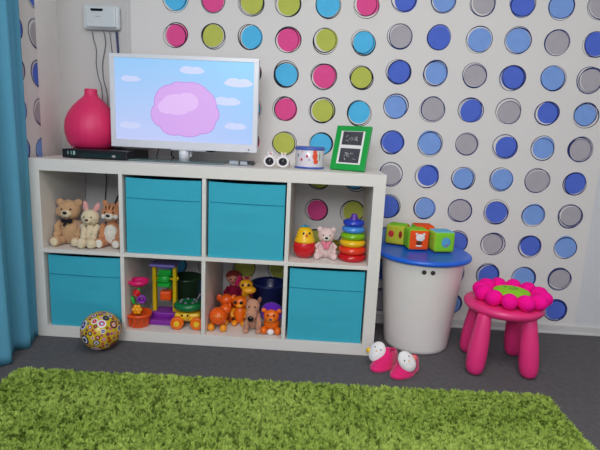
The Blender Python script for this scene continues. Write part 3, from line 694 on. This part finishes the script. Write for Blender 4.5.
cube((1.605, .312, LZ), -.42, 'yellow-green soft cube with a red patch, leftmost on the blue lid', [('olive', (190, 190, 60)), ('apple', (120, 180, 60)), lg, og, rdd],
     [(-.018, .004, .014, .016, 'red', (205, 40, 40)), (.026, .004, .008, .018, 'darkred', (150, 40, 40))])
cube((1.728, .332, LZ), .05, 'orange-topped soft cube at the back of the lid, mostly hidden', [og, lg, og, yl, lg], [(0, .02, .012, .010, 'green', (60, 150, 60))])

# ------------------------------------------------------------------ stool and flower cushion
st = thing('stool', 'pink round plastic children\'s stool with four thick legs under the flower cushion', 'stool', (2.018, .0, 0))
pkp = plastic('stool_pink', (232, 52, 126), .33)
B().lathe([(0, .246), (.12, .246), (.146, .25), (.157, .262), (.159, .271), (.155, .281), (.145, .286), (0, .286)], seg=72).build('seat', pkp, st)
for (x, yy) in ((-.122, -.1), (.088, -.105), (-.09, .1), (.105, .1)):
    top = Vector((x*.84, yy*.84, .252)); bot = Vector((x*1.05, yy*1.05, 0)); d = bot-top; ln_ = d.length
    pr = [(0, 0), (.014, .001), (.026, .008), (.034, .022), (.0375, .045), (.039, .085), (.037, .14), (.032, .2), (.027, .25), (.026, ln_), (0, ln_)]
    b = B().lathe(pr, seg=36)
    b.build('leg', pkp, st, loc=bot, rot=(-d).to_track_quat('Z', 'Y').to_euler())
fc = thing('flower_cushion', 'hot pink flower cushion with a lime centre lying on the stool', 'cushion', (2.045, .0, .2865), .1)
hp = mat('hot_pink_plush', (255, 14, 150), .9, var=.08, vs=30, bump=.12, bs=300, spec=.15)
lime = mat('lime_plush', (140, 205, 30), .9, var=.06, vs=30, bump=.12, bs=300)
B().ell((0, 0, .022), (.105, .105, .0215)).build('cushion_base', hp, fc)
n = 12
for k in range(n):
    a = 2*PI*k/n
    B().ell((.118*math.cos(a), .118*math.sin(a), .0325), (.038, .0325, .032), rot=(0, 0, a), fuzz=.0008).build('petal', hp, fc)
B().ell((0, 0, .040), (.073, .073, .017)).build('flower_centre', lime, fc)
B().tube([(-.02, -.01, .0555), (0, -.018, .0565), (.02, -.01, .0555)], .002).ell((-.02, .02, .055), (.005, .006, .002), seg=10).ell((.02, .02, .055), (.005, .006, .002), seg=10).build('embroidery', fabric('dark_green_thread', (60, 110, 60)), fc)

# ------------------------------------------------------------------ slippers
sp = mat('slipper_magenta', (226, 20, 110), .9, var=.12, vs=40, bump=.2, bs=350, sheen=.3)
def slipper(loc, rz, label, orn, head):
    t = thing('slipper', label, 'slipper', loc, rz, 'magenta children slippers on the carpet')
    # toe towards local -y
    def outline(a, k=1.0):
        x = .036*math.sin(a)*k; yy = -.082*math.cos(a)*k
        return x*(1.12 if yy < 0 else .92), yy
    b = B(); bm = b.bm; rings = []
    for z, k in ((0.0, .95), (.006, 1.03), (.014, 1.03), (.018, .97)):
        rings.append([bm.verts.new((*outline(2*PI*i/36, k), z)) for i in range(36)])
    for a_, b_ in zip(rings, rings[1:]):
        for i in range(36): bm.faces.new((a_[i], a_[(i+1)%36], b_[(i+1)%36], b_[i])).smooth = True
    bm.faces.new(rings[0][::-1]); bm.faces.new(rings[-1]); b.build('sole', sp, t)
    # upper: shell open at the heel top
    b = B(); bm = b.bm; g = []
    for j in range(11):
        f = j/10*PI*.5; row = []
        for i in range(37):
            a = 2*PI*i/36; x, yy = outline(a, .97)
            back = (1-math.cos(a+PI))*.5          # 1 at toe, 0 at heel
            hgt = .05 + .016*math.cos(a*1+PI)*-1
            lim = .62+.38*back
            ff = f*lim
            kx = math.cos(ff)
            y2 = yy*kx+.012*math.sin(ff); tt = max(0, min(1, (y2+.075)/.10)); tt = tt*tt*(3-2*tt)
            row.append(bm.verts.new((x*kx, y2, .014+.060*math.sin(ff)*(.42+.80*tt))))
        g.append(row)
    for j in range(10):
        for i in range(36): 
            a = 2*PI*(i+.5)/36
            if j > 6 and math.cos(a) < .2: continue
            bm.faces.new((g[j][i], g[j][i+1], g[j+1][i+1], g[j+1][i])).smooth = True
    bmesh.ops.remove_doubles(bm, verts=bm.verts, dist=.0002)
    for v in bm.verts:
        nn = noise.noise(v.co*140); v.co += v.co.normalized()*nn*.0012
    up = b.build('upper', sp, t); md = up.modifiers.new('cloth', 'SOLIDIFY'); md.thickness = .004
    wpl = plush('plush_pure_white', (238, 234, 236))
    mtx = dict(rot=(-.42, 0, 0))
    hx, hy, hz_, yaw, roll = head
    M = Matrix.Translation((hx, hy, hz_)) @ Matrix.Rotation(yaw, 4, 'Z') @ Matrix.Rotation(-.45, 4, 'X') @ Matrix.Rotation(roll, 4, 'Y')
    def hp_(b, n, m):
        bmesh.ops.transform(b.bm, matrix=M, verts=b.bm.verts); return b.build(n, m, t)
    hp_(B().ell((0, 0, 0), (.034, .020, .044), fuzz=.0007), 'plush_patch', wpl)
    for q in (-1, 1): hp_(B().ell((q*.013, -.016, .014), (.003, .0025, .004), seg=10), 'bead', eye_m)
    hp_(B().ell((0, -.019, .002), (.004, .003, .003), seg=10), 'bead', yel)
    hp_(B().ell((orn*.033, -.004, -.010), (.011, .008, .012), seg=16), 'pompom', yel if orn < 0 else plush('coral_pompom', (240, 120, 110)))
    return t
slipper((1.530, -.088, .0005), -.75, 'magenta plush slipper with a white patch and yellow pompom, next to the shelf corner', -1, (-.026, -.024, .062, .40, .30))
slipper((1.606, -.138, .0005), -.80, 'magenta plush slipper with a white patch and coral pompom, nearer the white bin', 1, (.016, -.018, .064, 1.15, -.60))

# ------------------------------------------------------------------ curtain
b = B(); bm = b.bm; ny, nz = 150, 60; g = []
for i in range(ny+1):
    s = i/ny; y0 = -.002-1.5*s; row = []
    for j in range(nz+1):
        z = .004+2.4*j/nz; zz = z/2.4
        amp = .014+.004*(1-zz)
        x = .022+amp*math.sin(y0*38+.8*math.sin(y0*7)+zz*1.0)+.010*math.sin(y0*90+zz*3)+.006*(1-zz)**3*math.sin(y0*22+1)
        x = min(x, .003+.75*(-y0)+.02*s) if y0 > -.09 else x
        x = max(x, LW+.008)
        row.append(bm.verts.new((x, y0, z+.002*math.sin(y0*20)*(j == 0))))
    g.append(row)
for i in range(ny):
    for j in range(nz): bm.faces.new((g[i][j], g[i+1][j], g[i+1][j+1], g[i][j+1])).smooth = True
cm = fabric('blue_curtain_cloth', (94, 162, 192))
cu = b.build('curtain', cm); md = cu.modifiers.new('cloth', 'SOLIDIFY'); md.thickness = .0015
tag(cu, 'long sky blue curtain hanging to the carpet left of the shelf', 'curtain')

# ------------------------------------------------------------------ rug
rx0, rx1, ry0, ry1 = .12, 2.112, -1.62, -.318
rug_m = bpy.data.materials.new('green_shag_pile'); rug_m.use_nodes = True
N = rug_m.node_tree.nodes; L = rug_m.node_tree.links; p = N['Principled BSDF']; p.inputs['Roughness'].default_value = .9; p.inputs['Specular IOR Level'].default_value = .15
at_ = N.new('ShaderNodeAttribute'); at_.attribute_name = 'tuft'
cr = N.new('ShaderNodeValToRGB'); L.new(at_.outputs['Fac'], cr.inputs[0]); L.new(cr.outputs[0], p.inputs['Base Color'])
cr.color_ramp.elements[0].color = lin((114, 144, 48)); cr.color_ramp.elements[1].color = lin((180, 202, 100))
import array
rg = random.Random(9); V = array.array('f'); FI = array.array('i'); LS = array.array('i'); TF = array.array('f'); nv = 0
def tufts(n, x0, x1, y0, y1, wd, hgt):
    global nv
    for _ in range(n):
        x = rg.uniform(x0, x1); y = rg.uniform(y0, y1)
        cl_ = noise.noise(Vector((x*75, y*75, 0))); big = noise.noise(Vector((x*5, y*5, 3)))
        a = 6.28*noise.noise(Vector((x*45, y*45, 5)))*1.6+rg.uniform(-.9, .9)
        h = hgt*(.66+.30*cl_+.22*rg.random()+.10*big); lean = h*rg.uniform(.25, 1.0)
        dx, dy = math.cos(a), math.sin(a); px, py = -dy*wd*.5, dx*wd*.5; wv = rg.uniform(.8, 1.25)
        t = max(0, min(1, .5+.25*rg.uniform(-1, 1)+.35*big+.25*cl_))
        for (f, hz_, ww_) in ((0, 0, 1), (.35, .65, 1.0), (1, 1, .35)):
            cx_, cy_, cz_ = x+dx*lean*f, y+dy*lean*f+(x-rx0)*.026, .003+h*hz_
            V.extend((cx_-px*ww_*wv, cy_-py*ww_*wv, cz_, cx_+px*ww_*wv, cy_+py*ww_*wv, cz_)); TF.extend((t, t))
        for q in (0, 2): FI.extend((nv+q, nv+q+1, nv+q+3, nv+q+2))
        nv += 6
tufts(150000, rx0, rx1, -.95, ry1, .0044, .018)
tufts(36000, rx0, rx1, ry1-1.33, -.95, .009, .019)
# woven backing
base = nv
for (x, y, z) in ((rx0, ry0, .001), (rx1, ry0, .001), (rx1, ry1, .001), (rx0, ry1, .001), (rx0, ry0, .005), (rx1, ry0, .005), (rx1, ry1, .005), (rx0, ry1, .005)): V.extend((x, y+(x-rx0)*.026, z)); TF.append(.2)
for f in ((0, 3, 2, 1), (4, 5, 6, 7), (0, 1, 5, 4), (1, 2, 6, 5), (2, 3, 7, 6), (3, 0, 4, 7)): FI.extend(base+k for k in f)
nv += 8
me = bpy.data.meshes.new('rug'); nf = len(FI)//4
me.vertices.add(nv); me.vertices.foreach_set('co', V)
me.loops.add(len(FI)); me.loops.foreach_set('vertex_index', FI)
me.polygons.add(nf); me.polygons.foreach_set('loop_start', array.array('i', range(0, nf*4, 4)))
me.update(calc_edges=True); me.validate()
atr = me.attributes.new('tuft', 'FLOAT', 'POINT'); atr.data.foreach_set('value', TF)
me.materials.append(rug_m)
ro = bpy.data.objects.new('rug', me); COL.objects.link(ro)
tag(ro, 'grass green shaggy rug spread on the carpet in the foreground', 'rug')
